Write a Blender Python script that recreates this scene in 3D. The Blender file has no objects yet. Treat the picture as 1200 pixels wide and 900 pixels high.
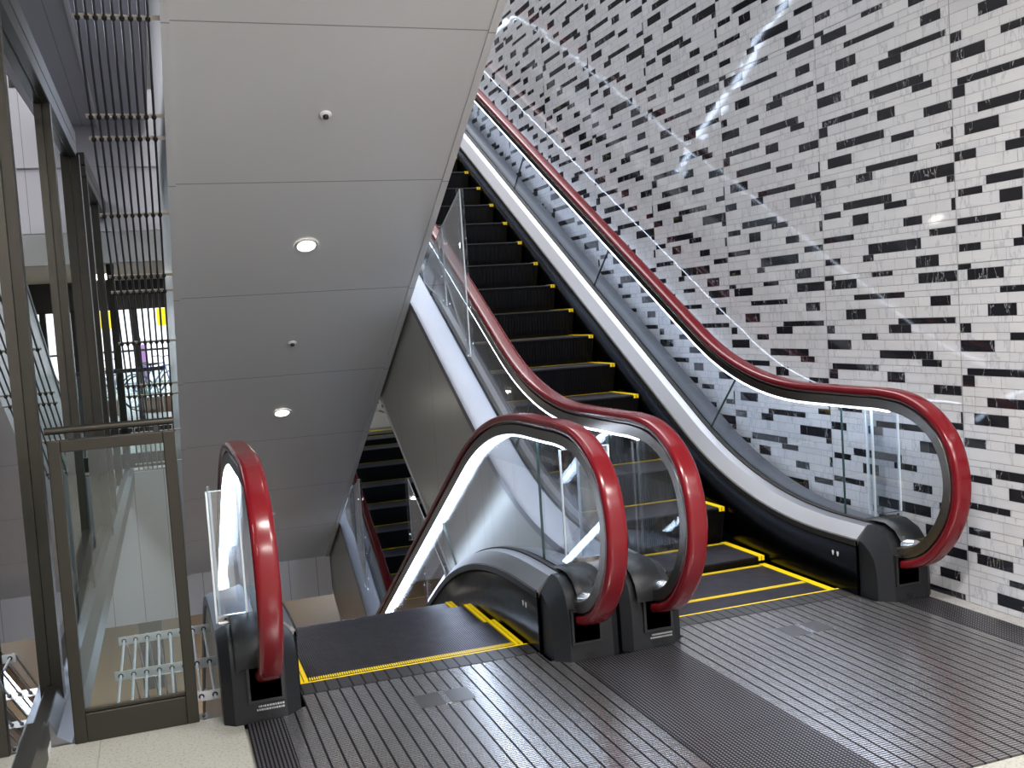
import bpy, math, random
from mathutils import Vector, Matrix
random.seed(7)
SC = bpy.context.scene
C = SC.collection

# ------------------------------------------------------------------ camera
cam_d = bpy.data.cameras.new('camera'); cam = bpy.data.objects.new('camera', cam_d); C.objects.link(cam)
cam_d.sensor_width = 36; cam_d.lens = 36 * 1201.6 / 1200; cam_d.clip_start = .05; cam_d.clip_end = 200
Rv = Vector((0.94126, -0.33144, -0.06460)); Uv = Vector((0.08322, 0.04229, 0.99563)); Fv = Vector((0.32726, 0.94253, -0.06738))
M = Matrix.Identity(4)
for i in range(3):
    M[i][0] = Rv[i]; M[i][1] = Uv[i]; M[i][2] = -Fv[i]
M[2][3] = 1.3569
cam.matrix_world = M
SC.camera = cam
SC.view_settings.view_transform = 'Standard'; SC.view_settings.look = 'None'
SC.view_settings.gamma = 1; SC.view_settings.use_curve_mapping = False
SC.view_settings.exposure = 0.28

# ------------------------------------------------------------------ world and main lights
W = bpy.data.worlds.new('world'); SC.world = W; W.use_nodes = True
bg = W.node_tree.nodes['Background']; bg.inputs[0].default_value = (0.85, 0.93, 1.0, 1); bg.inputs[1].default_value = 3.2

def area(name, loc, rot, sx, sy, power, col=(1, 1, 1), parent=None, shape='RECTANGLE', spread=180):
    l = bpy.data.lights.new(name, 'AREA'); l.energy = power; l.color = col; l.shape = shape; l.size = sx
    if shape == 'RECTANGLE': l.size_y = sy
    l.spread = math.radians(spread)
    o = bpy.data.objects.new(name, l); C.objects.link(o); o.location = loc; o.rotation_euler = rot
    if parent: o.parent = parent
    return o
def spot(name, loc, power, col, size=120, blend=.6, rad=.05, rot=(0, 0, 0)):
    l = bpy.data.lights.new(name, 'SPOT'); l.energy = power; l.color = col; l.spot_size = math.radians(size); l.spot_blend = blend; l.shadow_soft_size = rad
    o = bpy.data.objects.new(name, l); C.objects.link(o); o.location = loc; o.rotation_euler = rot
    return o
# unseen fill lamps added over the landing (their panels are modelled further down)
FILL_PANELS = [(1.0, 1.4, 3.28, 1.2, .3, 110), (2.4, .2, 3.28, 1.2, .3, 110), (1.0, -2.2, 3.28, 1.2, .3, 130), (2.4, -2.2, 3.28, 1.2, .3, 130)]
for x, y, z, sx, sy, pw in FILL_PANELS:
    area('ceiling_fill', (x, y, z - .035), (0, 0, 0), sx, sy, pw, (1.0, .97, .94))
area('atrium_fill', (1.7, 8.5, 8.85), (0, 0, 0), 2.9, 11.0, 760, (.97, .98, 1))  # added overhead fill for the escalator void, out of view
area('atrium_fill', (-1.9, 7.5, 3.48), (0, 0, 0), .9, 4.5, 110, (.90, .92, 1))  # added cool fill at the left, behind the glass partition
area('lobby_fill', (-1.5, 13.4, 2.13), (0, 0, 0), 3.0, 1.2, 50, (1, .92, .82))  # added fill for the far floor, no fixture
area('lower_fill', (-1.2, 16.5, -1.66), (0, 0, 0), 4.0, 5.0, 210, (.90, .94, 1))  # added fill below, brightens the soffit end and fascia
area('lower_fill', (.6, 14.0, -1.66), (0, 0, 0), 1.5, 1.5, 110, (.92, .95, 1))  # second added fill on the lower storey

# ------------------------------------------------------------------ materials
def mat(name, col=(.5, .5, .5), rough=.5, metal=0, spec=None, coat=0, emit=None, estr=0):
    m = bpy.data.materials.new(name); m.use_nodes = True
    b = m.node_tree.nodes['Principled BSDF']
    b.inputs['Base Color'].default_value = (*col, 1); b.inputs['Roughness'].default_value = rough; b.inputs['Metallic'].default_value = metal
    if spec is not None: b.inputs['Specular IOR Level'].default_value = spec
    if coat: b.inputs['Coat Weight'].default_value = coat; b.inputs['Coat Roughness'].default_value = .04
    if emit: b.inputs['Emission Color'].default_value = (*emit, 1); b.inputs['Emission Strength'].default_value = estr
    return m
class N:
    def __init__(s, m): s.t = m.node_tree; s.n = s.t.nodes; s.l = s.t.links; s.b = s.n['Principled BSDF']
    def new(s, ty, **k):
        o = s.n.new(ty)
        for a, v in k.items(): setattr(o, a, v)
        return o
    def math(s, op, a, b=None, c=None):
        o = s.n.new('ShaderNodeMath'); o.operation = op
        for i, v in enumerate((a, b, c)):
            if v is None: continue
            if isinstance(v, (int, float)): o.inputs[i].default_value = v
            else: s.l.new(v, o.inputs[i])
        return o.outputs[0]
    def mix(s, f, a, b):
        o = s.n.new('ShaderNodeMix'); o.data_type = 'RGBA'
        s.put(f, o.inputs[0]); s.put(a, o.inputs[6]); s.put(b, o.inputs[7])
        return o.outputs[2]
    def put(s, v, sock):
        if isinstance(v, (int, float)): sock.default_value = v
        elif isinstance(v, tuple): sock.default_value = (*v, 1) if len(v) == 3 and len(sock.default_value) == 4 else v
        else: s.l.new(v, sock)
    def coords(s):
        tc = s.n.new('ShaderNodeTexCoord'); sp = s.n.new('ShaderNodeSeparateXYZ'); s.l.new(tc.outputs['Object'], sp.inputs[0])
        return tc.outputs['Object'], sp.outputs[0], sp.outputs[1], sp.outputs[2]
    def noise(s, vec, scale, detail=3, rough=.5, stretch=None):
        if stretch:
            mp = s.n.new('ShaderNodeMapping'); s.l.new(vec, mp.inputs[0]); mp.inputs['Scale'].default_value = stretch; vec = mp.outputs[0]
        o = s.n.new('ShaderNodeTexNoise'); s.l.new(vec, o.inputs['Vector']); o.inputs['Scale'].default_value = scale; o.inputs['Detail'].default_value = detail; o.inputs['Roughness'].default_value = rough
        return o.outputs[0]
    def ramp(s, f, stops):
        o = s.n.new('ShaderNodeValToRGB'); s.l.new(f, o.inputs[0]); e = o.color_ramp.elements
        while len(e) < len(stops): e.new(.5)
        for i, (p, c) in enumerate(stops): e[i].position = p; e[i].color = (*c, 1) if len(c) == 3 else c
        return o.outputs[0]
    def bump(s, h, strength=.3, dist=.002):
        o = s.n.new('ShaderNodeBump'); s.l.new(h, o.inputs['Height']); o.inputs['Strength'].default_value = strength; o.inputs['Distance'].default_value = dist
        s.l.new(o.outputs[0], s.b.inputs['Normal'])
    def band(s, v, pitch, w):      # 1 inside a line of width w (fraction) repeating every pitch
        f = s.math('FRACT', s.math('DIVIDE', v, pitch)); return s.math('LESS_THAN', f, w)

M_ = {}
M_['red'] = mat('handrail_red', (.135, .005, .009), .20, 0, .4)
M_['track'] = mat('track_metal', (.33, .30, .27), .26, 1)
M_['trackdark'] = mat('track_dark', (.05, .048, .046), .4, .6)
M_['led'] = mat('led_diffuser', (.9, .9, .9), .4, emit=(.68, .80, 1.0), estr=10)
M_['black'] = mat('black_rubber', (.008, .008, .009), .45)
M_['gasket'] = mat('gasket', (.02, .019, .018), .5, 0, .3)
M_['base'] = mat('base_plastic', (.010, .011, .013), .46, 0, .32)
M_['inlet_dark'] = mat('inlet_recess_dark', (.004, .004, .005), .6, 0, .2)  # near-black colour stands in for shade inside the inlet recess
M_['yellow'] = mat('yellow', (.85, .60, .0), .45)
M_['paleline'] = mat('pale_print', (.30, .31, .32), .6)
M_['indicator'] = mat('indicator_white', (.6, .6, .6), .5)
M_['insert'] = mat('insert_plate', (.13, .13, .135), .32, .7)
M_['bright'] = mat('bright_metal', (.75, .75, .77), .22, 1)
M_['bronze'] = mat('bronze_frame', (.043, .039, .032), .38, .7)
M_['bronzedark'] = mat('bronze_groove', (.02, .018, .016), .5)
M_['rod'] = mat('rod_steel', (.14, .14, .15), .3, .9)
M_['bar'] = mat('flat_bar', (.72, .66, .58), .4, .3)
M_['lit_rod'] = mat('lit_rod_steel', (.75, .76, .78), .35, .5)  # same kind of rods as above, brightness of their lighting put into the colour
M_['lamp'] = mat('lamp_lens', (1, 1, 1), .5, emit=(1, .93, .84), estr=14)
M_['lampring'] = mat('lamp_ring', (.7, .7, .7), .3, .4)
M_['fill_lens'] = mat('fill_panel_lens', (1, 1, 1), .5, emit=(1, .96, .9), estr=4)  # glow of the added ceiling fill panels
M_['rubber_kerb'] = mat('kerb', (.03, .03, .03), .6)

def brushed(name, col, rough, var=.08, scale=(1, 60, 60)):
    m = mat(name, col, rough, 1); n = N(m); v, x, y, z = n.coords()
    f = n.noise(v, 6, 4, .6, scale)
    n.put(n.math('ADD', n.math('MULTIPLY', f, var * 2), rough - var), n.b.inputs['Roughness'])
    g = n.noise(v, 1.6, 2, .5)
    n.put(n.mix(g, tuple(c * .9 for c in col), tuple(min(1, c * 1.08) for c in col)), n.b.inputs['Base Color'])
    return m
M_['steel'] = brushed('deck_steel', (.30, .30, .315), .40)
M_['outer_steel'] = brushed('outer_deck_steel', (.27, .28, .31), .50)
M_['skirt'] = brushed('skirt_black', (.014, .015, .018), .24, .06)
# casing of the trusses: satin painted metal panels with seams square to the slope
def casing_mat(name, col, rough, metal, pitch, seam=.006, off=.405):
    m = mat(name, col, rough, metal); n = N(m); v, x, y, z = n.coords()
    g = n.noise(v, 1.1, 2, .5)
    c = n.mix(g, tuple(k * .95 for k in col), tuple(k * 1.05 for k in col))
    s = n.band(n.math('ADD', y, off), pitch, seam)
    n.put(n.mix(s, c, tuple(k * .45 for k in col)), n.b.inputs['Base Color'])
    n.put(n.math('ADD', n.math('MULTIPLY', n.noise(v, 3, 2), .08), rough - .04), n.b.inputs['Roughness'])
    return m
M_['soffit'] = casing_mat('soffit_panel', (.70, .70, .70), .36, .20, .955)
M_['cladding'] = casing_mat('cladding_panel', (.46, .46, .42), .32, .45, .955)

# glass: thin clear sheet, mirror-like at grazing angles, a little tint
def glass(name, tint, boost=1.0, rough=.0, base=.0):
    m = bpy.data.materials.new(name); m.use_nodes = True; t = m.node_tree; t.nodes.clear()
    out = t.nodes.new('ShaderNodeOutputMaterial'); mx = t.nodes.new('ShaderNodeMixShader'); tr = t.nodes.new('ShaderNodeBsdfTransparent'); gl = t.nodes.new('ShaderNodeBsdfGlossy')
    lw = t.nodes.new('ShaderNodeLayerWeight'); lw.inputs[0].default_value = .5
    pw = t.nodes.new('ShaderNodeMath'); pw.operation = 'POWER'; pw.inputs[1].default_value = 5; t.links.new(lw.outputs['Facing'], pw.inputs[0])
    fr = t.nodes.new('ShaderNodeMath'); fr.operation = 'MULTIPLY_ADD'; fr.inputs[1].default_value = .96; fr.inputs[2].default_value = .04; t.links.new(pw.outputs[0], fr.inputs[0])
    ma = t.nodes.new('ShaderNodeMath'); ma.operation = 'MULTIPLY_ADD'; ma.inputs[1].default_value = boost; ma.inputs[2].default_value = base; ma.use_clamp = True
    tr.inputs[0].default_value = (*tint, 1); gl.inputs['Roughness'].default_value = rough; gl.inputs[0].default_value = (1, 1, 1, 1)
    t.links.new(fr.outputs[0], ma.inputs[0]); t.links.new(ma.outputs[0], mx.inputs[0]); t.links.new(tr.outputs[0], mx.inputs[1]); t.links.new(gl.outputs[0], mx.inputs[2]); t.links.new(mx.outputs[0], out.inputs[0])
    return m
M_['glass'] = glass('balustrade_glass', (.955, .97, .98), 1.0)
M_['wallglass'] = glass('partition_glass', (.80, .86, .86), 2.0)
M_['acrylic'] = glass('clear_acrylic', (.94, .96, .98), 1.6, .03, .03)
M_['glassedge'] = mat('glass_edge', (.03, .06, .06), .2)
M_['acrylicedge'] = mat('acrylic_edge', (.70, .76, .80), .15)

# marble
def marble(name, base, dark, vein, amount, rough):
    m = mat(name, base, rough, 0, coat=0); n = N(m); v, x, y, z = n.coords()
    at = n.new('ShaderNodeAttribute'); at.attribute_name = 'tile'
    ad = n.new('ShaderNodeVectorMath'); ad.operation = 'MULTIPLY_ADD'; n.l.new(at.outputs['Vector'], ad.inputs[0]); ad.inputs[1].default_value = (7, 13, 9); n.l.new(v, ad.inputs[2])
    mp = n.new('ShaderNodeMapping'); n.l.new(ad.outputs[0], mp.inputs[0]); mp.inputs['Rotation'].default_value = (math.radians(35), 0, 0); mp.inputs['Scale'].default_value = (1, 1, .22)
    w = n.noise(mp.outputs[0], 7, 5, .6)
    r = n.math('ABSOLUTE', n.math('SUBTRACT', w, .5))
    ve = n.ramp(r, [(0, (1, 1, 1)), (amount, (0, 0, 0))])
    cl = n.noise(mp.outputs[0], 3, 3, .6)
    body = n.mix(cl, base, dark)
    body = n.mix(n.math('MULTIPLY', at.outputs['Fac'], .35), body, dark)
    n.put(n.mix(ve, body, vein), n.b.inputs['Base Color'])
    # every tile is laid a hair out of plane, which breaks up its reflection
    ge = n.new('ShaderNodeNewGeometry'); t1 = n.new('ShaderNodeVectorMath'); t1.operation = 'SUBTRACT'; n.l.new(at.outputs['Vector'], t1.inputs[0]); t1.inputs[1].default_value = (.5, .5, .5)
    t2 = n.new('ShaderNodeVectorMath'); t2.operation = 'MULTIPLY_ADD'; n.l.new(t1.outputs[0], t2.inputs[0]); t2.inputs[1].default_value = (.012, .012, .012); n.l.new(ge.outputs['Normal'], t2.inputs[2])
    t3 = n.new('ShaderNodeVectorMath'); t3.operation = 'NORMALIZE'; n.l.new(t2.outputs[0], t3.inputs[0]); n.l.new(t3.outputs[0], n.b.inputs['Normal'])
    return m
M_['marble'] = marble('white_marble', (.74, .73, .72), (.50, .505, .54), (.44, .45, .48), .016, .055)
M_['blackmarble'] = marble('black_marble', (.012, .012, .015), (.018, .018, .022), (.40, .40, .42), .003, .045)
M_['grout'] = mat('grout', (.28, .28, .29), .7)
# stone floor
def stone(name, a, b, rough, px, py, grout, ox=0, oy=0, speck=.4):
    m = mat(name, a, rough); n = N(m); v, x, y, z = n.coords()
    s = n.noise(v, 110, 2, .7); big = n.noise(v, 4, 3)
    c = n.mix(big, a, b)
    c = n.mix(n.ramp(s, [(.545, (0, 0, 0)), (.60, (speck, speck, speck))]), c, (.06, .055, .05))
    g = n.math('MAXIMUM', n.band(n.math('ADD', x, 50 + ox), px, .004 / px), n.band(n.math('ADD', y, 50 + oy), py, .004 / py))
    n.put(n.mix(g, c, grout), n.b.inputs['Base Color'])
    return m
M_['stone'] = stone('speckled_stone', (.40, .39, .345), (.32, .31, .275), .28, .60, .60, (.22, .21, .2), ox=.279 - .2, oy=.32 - .1)
M_['brownfloor'] = stone('brown_tile', (.105, .062, .024), (.088, .052, .020), .6, .9, .9, (.12, .08, .05), speck=.1)
M_['kerbstone'] = stone('pale_kerb_stone', (.36, .345, .33), (.30, .285, .27), .35, .5, .6, (.3, .3, .3))
# grooved landing plate
def plate(name, groove, fine, a, rough, dots=False):
    m = mat(name, a, rough, .9); n = N(m); v, x, y, z = n.coords()
    gx = n.band(n.math('ADD', x, 30), groove, .16) if not dots else n.band(n.math('ADD', x, 30), groove, .45)
    gy = n.band(n.math('ADD', y, 30), fine, .42)
    d = n.math('MAXIMUM', gx, n.math('MULTIPLY', gy, .78 if not dots else .9))
    wear = n.noise(v, 2.2, 3, .6)
    c = n.mix(wear, tuple(k * .8 for k in a), a)
    n.put(n.mix(d, c, (.018, .016, .02)), n.b.inputs['Base Color'])
    n.put(n.math('ADD', n.math('MULTIPLY', d, .25), rough), n.b.inputs['Roughness'])
    n.bump(n.math('SUBTRACT', 1.0, d), .5, .002)
    return m
M_['plate'] = plate('grooved_plate', .0465, .0125, (.58, .565, .57), .24)
M_['plateplain'] = plate('comb_plate_metal', .0465, 9, (.46, .45, .445), .26)
M_['platedots'] = plate('studded_plate', .0125, .0125, (.42, .41, .43), .30, True)
# rib metal for treads
m = mat('tread_metal', (.12, .115, .13), .35, .8); n = N(m); v, x, y, z = n.coords()
n.put(n.mix(n.noise(v, 14, 3), (.07, .066, .08), (.17, .16, .19)), n.b.inputs['Base Color'])
n.put(.38, n.b.inputs['Roughness']); M_['tread'] = m
M_['riser'] = mat('riser_black', (.003, .003, .004), .40, 0, .22)
# plain walls
def paint(name, col, rough, seam=None, axis=0, var=.04, metal=0):
    m = mat(name, col, rough, metal); n = N(m); v, x, y, z = n.coords()
    c = n.mix(n.noise(v, .8, 3), tuple(k * (1 - var) for k in col), tuple(k * (1 + var) for k in col))
    if seam:
        s = n.band(n.math('ADD', (x, y, z)[axis], 60), seam, .004 / seam * 1.5)
        c = n.mix(s, c, tuple(k * .4 for k in col))
    n.put(c, n.b.inputs['Base Color']); return m
M_['fascia'] = paint('fascia_panel', (.62, .61, .63), .35, .30, 0)
M_['fascia_up'] = paint('upper_fascia', (.52, .50, .52), .45, .9, 0)
M_['greyceil'] = paint('grey_ceiling', (.42, .42, .48), .45, .62, 0)
M_['wallgrey'] = paint('grey_wall', (.42, .42, .42), .5, 1.2, 1)
M_['darkroom'] = paint('dark_wall', (.045, .05, .055), .5, 1.0, 1)  # near-black colour stands in for the unlit room behind the glass
M_['beige'] = paint('beige_ceiling', (.55, .50, .42), .6, .3, 1)
M_['whiteceil'] = paint('white_ceiling', (.72, .72, .70), .6, .6, 0)
M_['concrete'] = paint('concrete', (.35, .35, .33), .7)
M_['darkband'] = paint('dark_band', (.03, .03, .032), .5)
M_['frame_dark'] = mat('dark_frame', (.035, .035, .036), .4, .5)
M_['pavement'] = paint('pavement', (.62, .61, .60), .8, .6, 0)
M_['facade'] = paint('street_facade', (.80, .80, .79), .8, 3, 0)
M_['orange'] = paint('orange_wall', (.45, .22, .09), .5, 1.2, 0)
M_['leaf'] = mat('leaf', (.16, .42, .05), .6)
M_['planter'] = mat('planter', (.35, .22, .16), .7)
M_['sign_yellow'] = mat('sign_yellow', (.95, .72, .0), .5)
M_['purple'] = mat('banner_purple', (.55, .30, .62), .6)
M_['pink'] = mat('banner_pink', (.85, .35, .5), .6)
M_['whitep'] = mat('white_paint', (.85, .85, .85), .5)
M_['bikeblue'] = mat('bicycle_paint', (.10, .16, .35), .4, .3)

# ------------------------------------------------------------------ mesh helpers
class MB:
    def __init__(s): s.v = []; s.f = []; s.m = []; s.sm = []
    def add(s, vs, fs, mi=0, smooth=False):
        o = len(s.v); s.v += [tuple(p) for p in vs]
        for f in fs: s.f.append(tuple(o + i for i in f)); s.m.append(mi); s.sm.append(smooth)
    def box(s, a, b, mi=0):
        x0, y0, z0 = [min(a[i], b[i]) for i in range(3)]; x1, y1, z1 = [max(a[i], b[i]) for i in range(3)]
        s.add([(x0, y0, z0), (x1, y0, z0), (x1, y1, z0), (x0, y1, z0), (x0, y0, z1), (x1, y0, z1), (x1, y1, z1), (x0, y1, z1)],
              [(0, 3, 2, 1), (4, 5, 6, 7), (0, 1, 5, 4), (1, 2, 6, 5), (2, 3, 7, 6), (3, 0, 4, 7)], mi)
    def prism(s, poly, ax, a, b, mi=0):   # poly of 2D points in the plane normal to axis ax, from a to b
        def P(u, v, w): return (w, u, v) if ax == 0 else ((u, w, v) if ax == 1 else (u, v, w))
        n = len(poly); vs = [P(u, v, a) for u, v in poly] + [P(u, v, b) for u, v in poly]
        s.add(vs, [tuple(range(n - 1, -1, -1)), tuple(range(n, 2 * n))] + [(i, (i + 1) % n, n + (i + 1) % n, n + i) for i in range(n)], mi)
    def tube(s, pts, r, seg=8, mi=0, cap=True):
        pts = [Vector(p) for p in pts]; rings = []
        up = Vector((0, 0, 1))
        for i, p in enumerate(pts):
            t = (pts[min(i + 1, len(pts) - 1)] - pts[max(i - 1, 0)]).normalized()
            a = t.cross(up)
            if a.length < .05: a = t.cross(Vector((1, 0, 0)))
            a.normalize(); b = a.cross(t)
            rr = r[i] if isinstance(r, (list, tuple)) else r
            rings.append([p + (a * math.cos(2 * math.pi * k / seg) + b * math.sin(2 * math.pi * k / seg)) * rr for k in range(seg)])
        vs = [q for ring in rings for q in ring]; fs = []
        for i in range(len(pts) - 1):
            for k in range(seg): fs.append((i * seg + k, i * seg + (k + 1) % seg, (i + 1) * seg + (k + 1) % seg, (i + 1) * seg + k))
        s.add(vs, fs, mi, True)
        if cap:
            s.add(rings[0], [tuple(range(seg - 1, -1, -1))], mi); s.add(rings[-1], [tuple(range(seg))], mi)
    def lathe(s, c, prof, seg=24, mi=0):
        vs = []; n = len(prof)
        for k in range(seg):
            a = 2 * math.pi * k / seg
            vs += [(c[0] + r * math.cos(a), c[1] + r * math.sin(a), c[2] + h) for r, h in prof]
        fs = [(k * n + i, ((k + 1) % seg) * n + i, ((k + 1) % seg) * n + i + 1, k * n + i + 1) for k in range(seg) for i in range(n - 1)]
        s.add(vs, fs, mi, True)
    def sweep(s, prof, path, mi=0, closed=True, smooth=True):   # prof [(x,d)], path [(y,z)]; d along the left-hand normal
        n = len(prof); vs = []
        for i, (y, z) in enumerate(path):
            a = path[max(i - 1, 0)]; b = path[min(i + 1, len(path) - 1)]
            t = Vector((b[0] - a[0], b[1] - a[1])).normalized(); nx, nz = -t.y, t.x
            vs += [(x, y + nx * d, z + nz * d) for x, d in prof]
        fs = []
        rng = range(n) if closed else range(n - 1)
        for i in range(len(path) - 1):
            for k in rng: fs.append((i * n + k, (i + 1) * n + k, (i + 1) * n + (k + 1) % n, i * n + (k + 1) % n))
        s.add(vs, fs, mi, smooth)
        if closed:
            s.add(vs[:n], [tuple(range(n))], mi); s.add(vs[-n:], [tuple(range(n - 1, -1, -1))], mi)
    def mesh(s, name, mats):
        me = bpy.data.meshes.new(name); me.from_pydata(s.v, [], s.f); me.validate(clean_customdata=False)
        for m in mats: me.materials.append(m)
        if len(me.polygons) == len(s.f):
            for p, mi, sm in zip(me.polygons, s.m, s.sm): p.material_index = mi; p.use_smooth = sm
        me.update(); return me
    def build(s, name, mats, parent=None, sharp=None, bevel=None):
        if not isinstance(mats, (list, tuple)): mats = [mats]
        me = s.mesh(name, mats)
        if sharp is not None: me.set_sharp_from_angle(angle=math.radians(sharp))
        o = bpy.data.objects.new(name, me); C.objects.link(o)
        if parent: o.parent = parent
        if bevel:
            b = o.modifiers.new('bevel', 'BEVEL'); b.width = bevel; b.segments = 2; b.limit_method = 'ANGLE'
        return o
def tag(o, label, cat, group=None, kind=None):
    if label: o['label'] = label
    if cat: o['category'] = cat
    if group: o['group'] = group
    if kind: o['kind'] = kind
    return o
def empty(name, loc, rz=0):
    o = bpy.data.objects.new(name, None); C.objects.link(o); o.location = loc; o.rotation_euler = (0, 0, rz); o.empty_display_size = .1; return o
def struct(o, label=None):
    o['kind'] = 'structure'
    if label: o['label'] = label
    return o

# ------------------------------------------------------------------ marble wall (right)
XW = 3.205
B_ = [2.641, 2.616, 2.571, 2.539, 2.513, 2.470, 2.420, 2.393, 2.353, 2.322, 2.274, 2.236, 2.205, 2.175, 2.127, 2.086, 2.047, 2.017, 1.968, 1.939, 1.909, 1.870, 1.819, 1.791, 1.754, 1.724, 1.673, 1.635, 1.607, 1.577, 1.528, 1.497, 1.447]
BLK = {0: [(0, .074), (.355, .50)], 1: [(.052, .245), (.665, .896)], 3: [(.222, .573)], 4: [(.734, .853)], 5: [(.156, .304)], 6: [(.526, .879)], 7: [(0, .063), (.46, .608)],
       8: [(.267, .384)], 9: [(0, .186)], 10: [(.391, .74)], 11: [(.668, .789)], 12: [(.033, .378)], 13: [(.005, .073), (.437, .555)], 14: [(.734, .897)], 15: [(.137, .478)],
       16: [(.525, .671)], 17: [(.063, .245), (.889, .9)], 18: [(.80, .9)], 19: [(.345, .688)], 20: [(.003, .122), (.272, .389)], 21: [(.635, .9)], 22: [(.855, .9)], 23: [(.169, .513)],
       24: [(.016, .148), (.46, .61)], 25: [(.235, .35), (.877, .9)], 26: [(.583, .702)], 27: [(.006, .239)], 28: [(.742, .896)], 29: [(.34, .689)], 30: [(.011, .13), (.298, .374)], 31: [(.652, .793)]}
PW, PH = .901, 1.194
def marble_wall():
    b = MB(); cols = []
    rr = random.Random(3); tiles = []
    for i in range(32):
        z1, z0 = B_[i], B_[i + 1]; u = 0; bl = sorted(BLK.get(i, []))
        for (a, c) in bl + [(PW - .001, None)]:
            while a - u > .004:
                L = rr.choice([.07, .10, .14, .2, .26])
                e = a if a - u < L + .05 else u + L
                tiles.append((u, e, z0, z1, 0)); u = e
            if c is None: break
            tiles.append((a, min(c, PW - .001), z0, z1, 1)); u = max(u, c)
    g = .0009
    for j in range(-6, 4):        # rows of panels, upward negative
        for k in range(-9, 20):
            y0 = 4.352 + k * PW
            for (u0, u1, z0, z1, mi) in tiles:
                ya, yb = y0 - u0 - g, y0 - u1 + g
                if u0 < .001: ya -= .0015
                za, zb = z0 + g - j * -PH * -1, z1 - g - j * -PH * -1
                za, zb = z0 + g + j * -PH, z1 - g + j * -PH
                if zb > 2.64 + j * -PH: zb -= .0015
                if za > 8.9 or zb < -4.6 or yb > 20 or ya < -4: continue
                b.add([(XW, ya, za), (XW, yb, za), (XW, yb, zb), (XW, ya, zb)], [(0, 1, 2, 3)], mi)
                c = (rr.random(), rr.random(), rr.random()); cols.append(c)
    me = b.mesh('wall_right', [M_['marble'], M_['blackmarble'], M_['grout']])
    at = me.attributes.new('tile', 'FLOAT_COLOR', 'CORNER')
    buf = []
    for c in cols: buf += [*c, 1.0] * 4
    at.data.foreach_set('color', buf)
    # backing slab behind the tiles is the same wall
    o = bpy.data.objects.new('wall_right', me); C.objects.link(o)
    s = MB(); s.box((XW + .0012, -4.5, -4.6), (XW + .2, 20, 9)); bk = s.build('grout_bed', M_['grout'], o)
    return struct(o)
marble_wall()

# ------------------------------------------------------------------ paths of the escalator
H = 4.25; CL, CU = 3.91, 12.83; SL = .5806
def arc_path(pts, R):
    out = [pts[0]]
    for i in range(1, len(pts) - 1):
        p0, p1, p2 = Vector(pts[i - 1]), Vector(pts[i]), Vector(pts[i + 1])
        a = (p0 - p1).normalized(); c = (p2 - p1).normalized(); th = math.pi - a.angle(c)
        L = R[i - 1] * math.tan(th / 2); nseg = 14
        s0 = p1 + a * L; s1 = p1 + c * L
        for k in range(nseg + 1):
            t = k / nseg; q = s0 * (1 - t) ** 2 + p1 * 2 * t * (1 - t) + s1 * t ** 2; out.append((q.x, q.y))
    out.append(pts[-1]); return out
def loc(path): return [(y - CL, z) for y, z in path]
zl = lambda y, c: SL * y - c
DK = loc(arc_path([(3.775, .25), (4.685, .25), ((H + .25 + 2.47) / SL, H + .25), (CU + .135, H + .25)], [2.7, 2.7]))
KR = [(4.793, .93), ((H + .93 + 1.853) / SL, H + .93)]
def catmull(P, n=6):
    out = []
    for i in range(len(P) - 1):
        p0 = Vector(P[max(i - 1, 0)]); p1 = Vector(P[i]); p2 = Vector(P[i + 1]); p3 = Vector(P[min(i + 2, len(P) - 1)])
        for k in range(n):
            t = k / n; q = .5 * ((2 * p1) + (p2 - p0) * t + (2 * p0 - 5 * p1 + 4 * p2 - p3) * t * t + (3 * p1 - p0 - 3 * p2 + p3) * t ** 3); out.append((q.x, q.y))
    out.append(P[-1]); return out
NW = catmull([(3.72, .145), (3.60, .148), (3.46, .195), (3.35, .29), (3.275, .41), (3.245, .54), (3.262, .67), (3.32, .78), (3.42, .862), (3.55, .913), (3.70, .930), (3.84, .93)])
NWU = [(CU + CL - y, z + H) for y, z in NW][::-1]
RAIL = loc(NW[:-1] + arc_path([(3.84, .93), KR[0], KR[1], (CU + CL - 3.84, H + .93)], [2.05, 2.05]) + NWU[1:])
LEDP = loc([p for p in NW[-9:-1]] + arc_path([(3.84, .93), KR[0], KR[1], (CU + CL - 3.84, H + .93)], [2.05, 2.05]) + NWU[1:9])

def offset(path, d):
    out = []
    for i, (y, z) in enumerate(path):
        a = path[max(i - 1, 0)]; b = path[min(i + 1, len(path) - 1)]
        t = Vector((b[0] - a[0], b[1] - a[1])).normalized(); out.append((y - t.y * d, z + t.x * d))
    return out
def interp(path, y):
    for (a, b) in zip(path[:-1], path[1:]):
        if a[0] <= y <= b[0] and b[0] > a[0]: return a[1] + (b[1] - a[1]) * (y - a[0]) / (b[0] - a[0])
    return path[0][1] if y < path[0][0] else path[-1][1]

# step meshes (shared)
def ribbed(x0, x1, pitch, secs, depth, fill=.5):
    b = MB(); n = max(1, int(round((x1 - x0) / pitch))); p = (x1 - x0) / n; prof = []
    for k in range(n):
        xa = x0 + k * p; prof += [(xa, 1), (xa + p * fill, 1), (xa + p * fill, 0), (xa + p, 0)]
    vs = []
    for (y, z, ny, nz) in secs: vs += [(x, y - ny * depth * (1 - h), z - nz * depth * (1 - h)) for x, h in prof]
    m = len(prof); fs = [(i * m + k, (i + 1) * m + k, (i + 1) * m + k + 1, i * m + k + 1) for i in range(len(secs) - 1) for k in range(m - 1)]
    fs = [tuple(reversed(f)) for f in fs]
    b.add(vs, fs); return b
HS = .456
secs = [(.06, -.24, -1, 0), (.028, -.14, -1, 0), (.006, -.03, -1, 0), (0, -.008, -.8, .6), (.006, 0, 0, 1), (.372, 0, 0, 1), (.376, -.03, 1, 0)]
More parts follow.
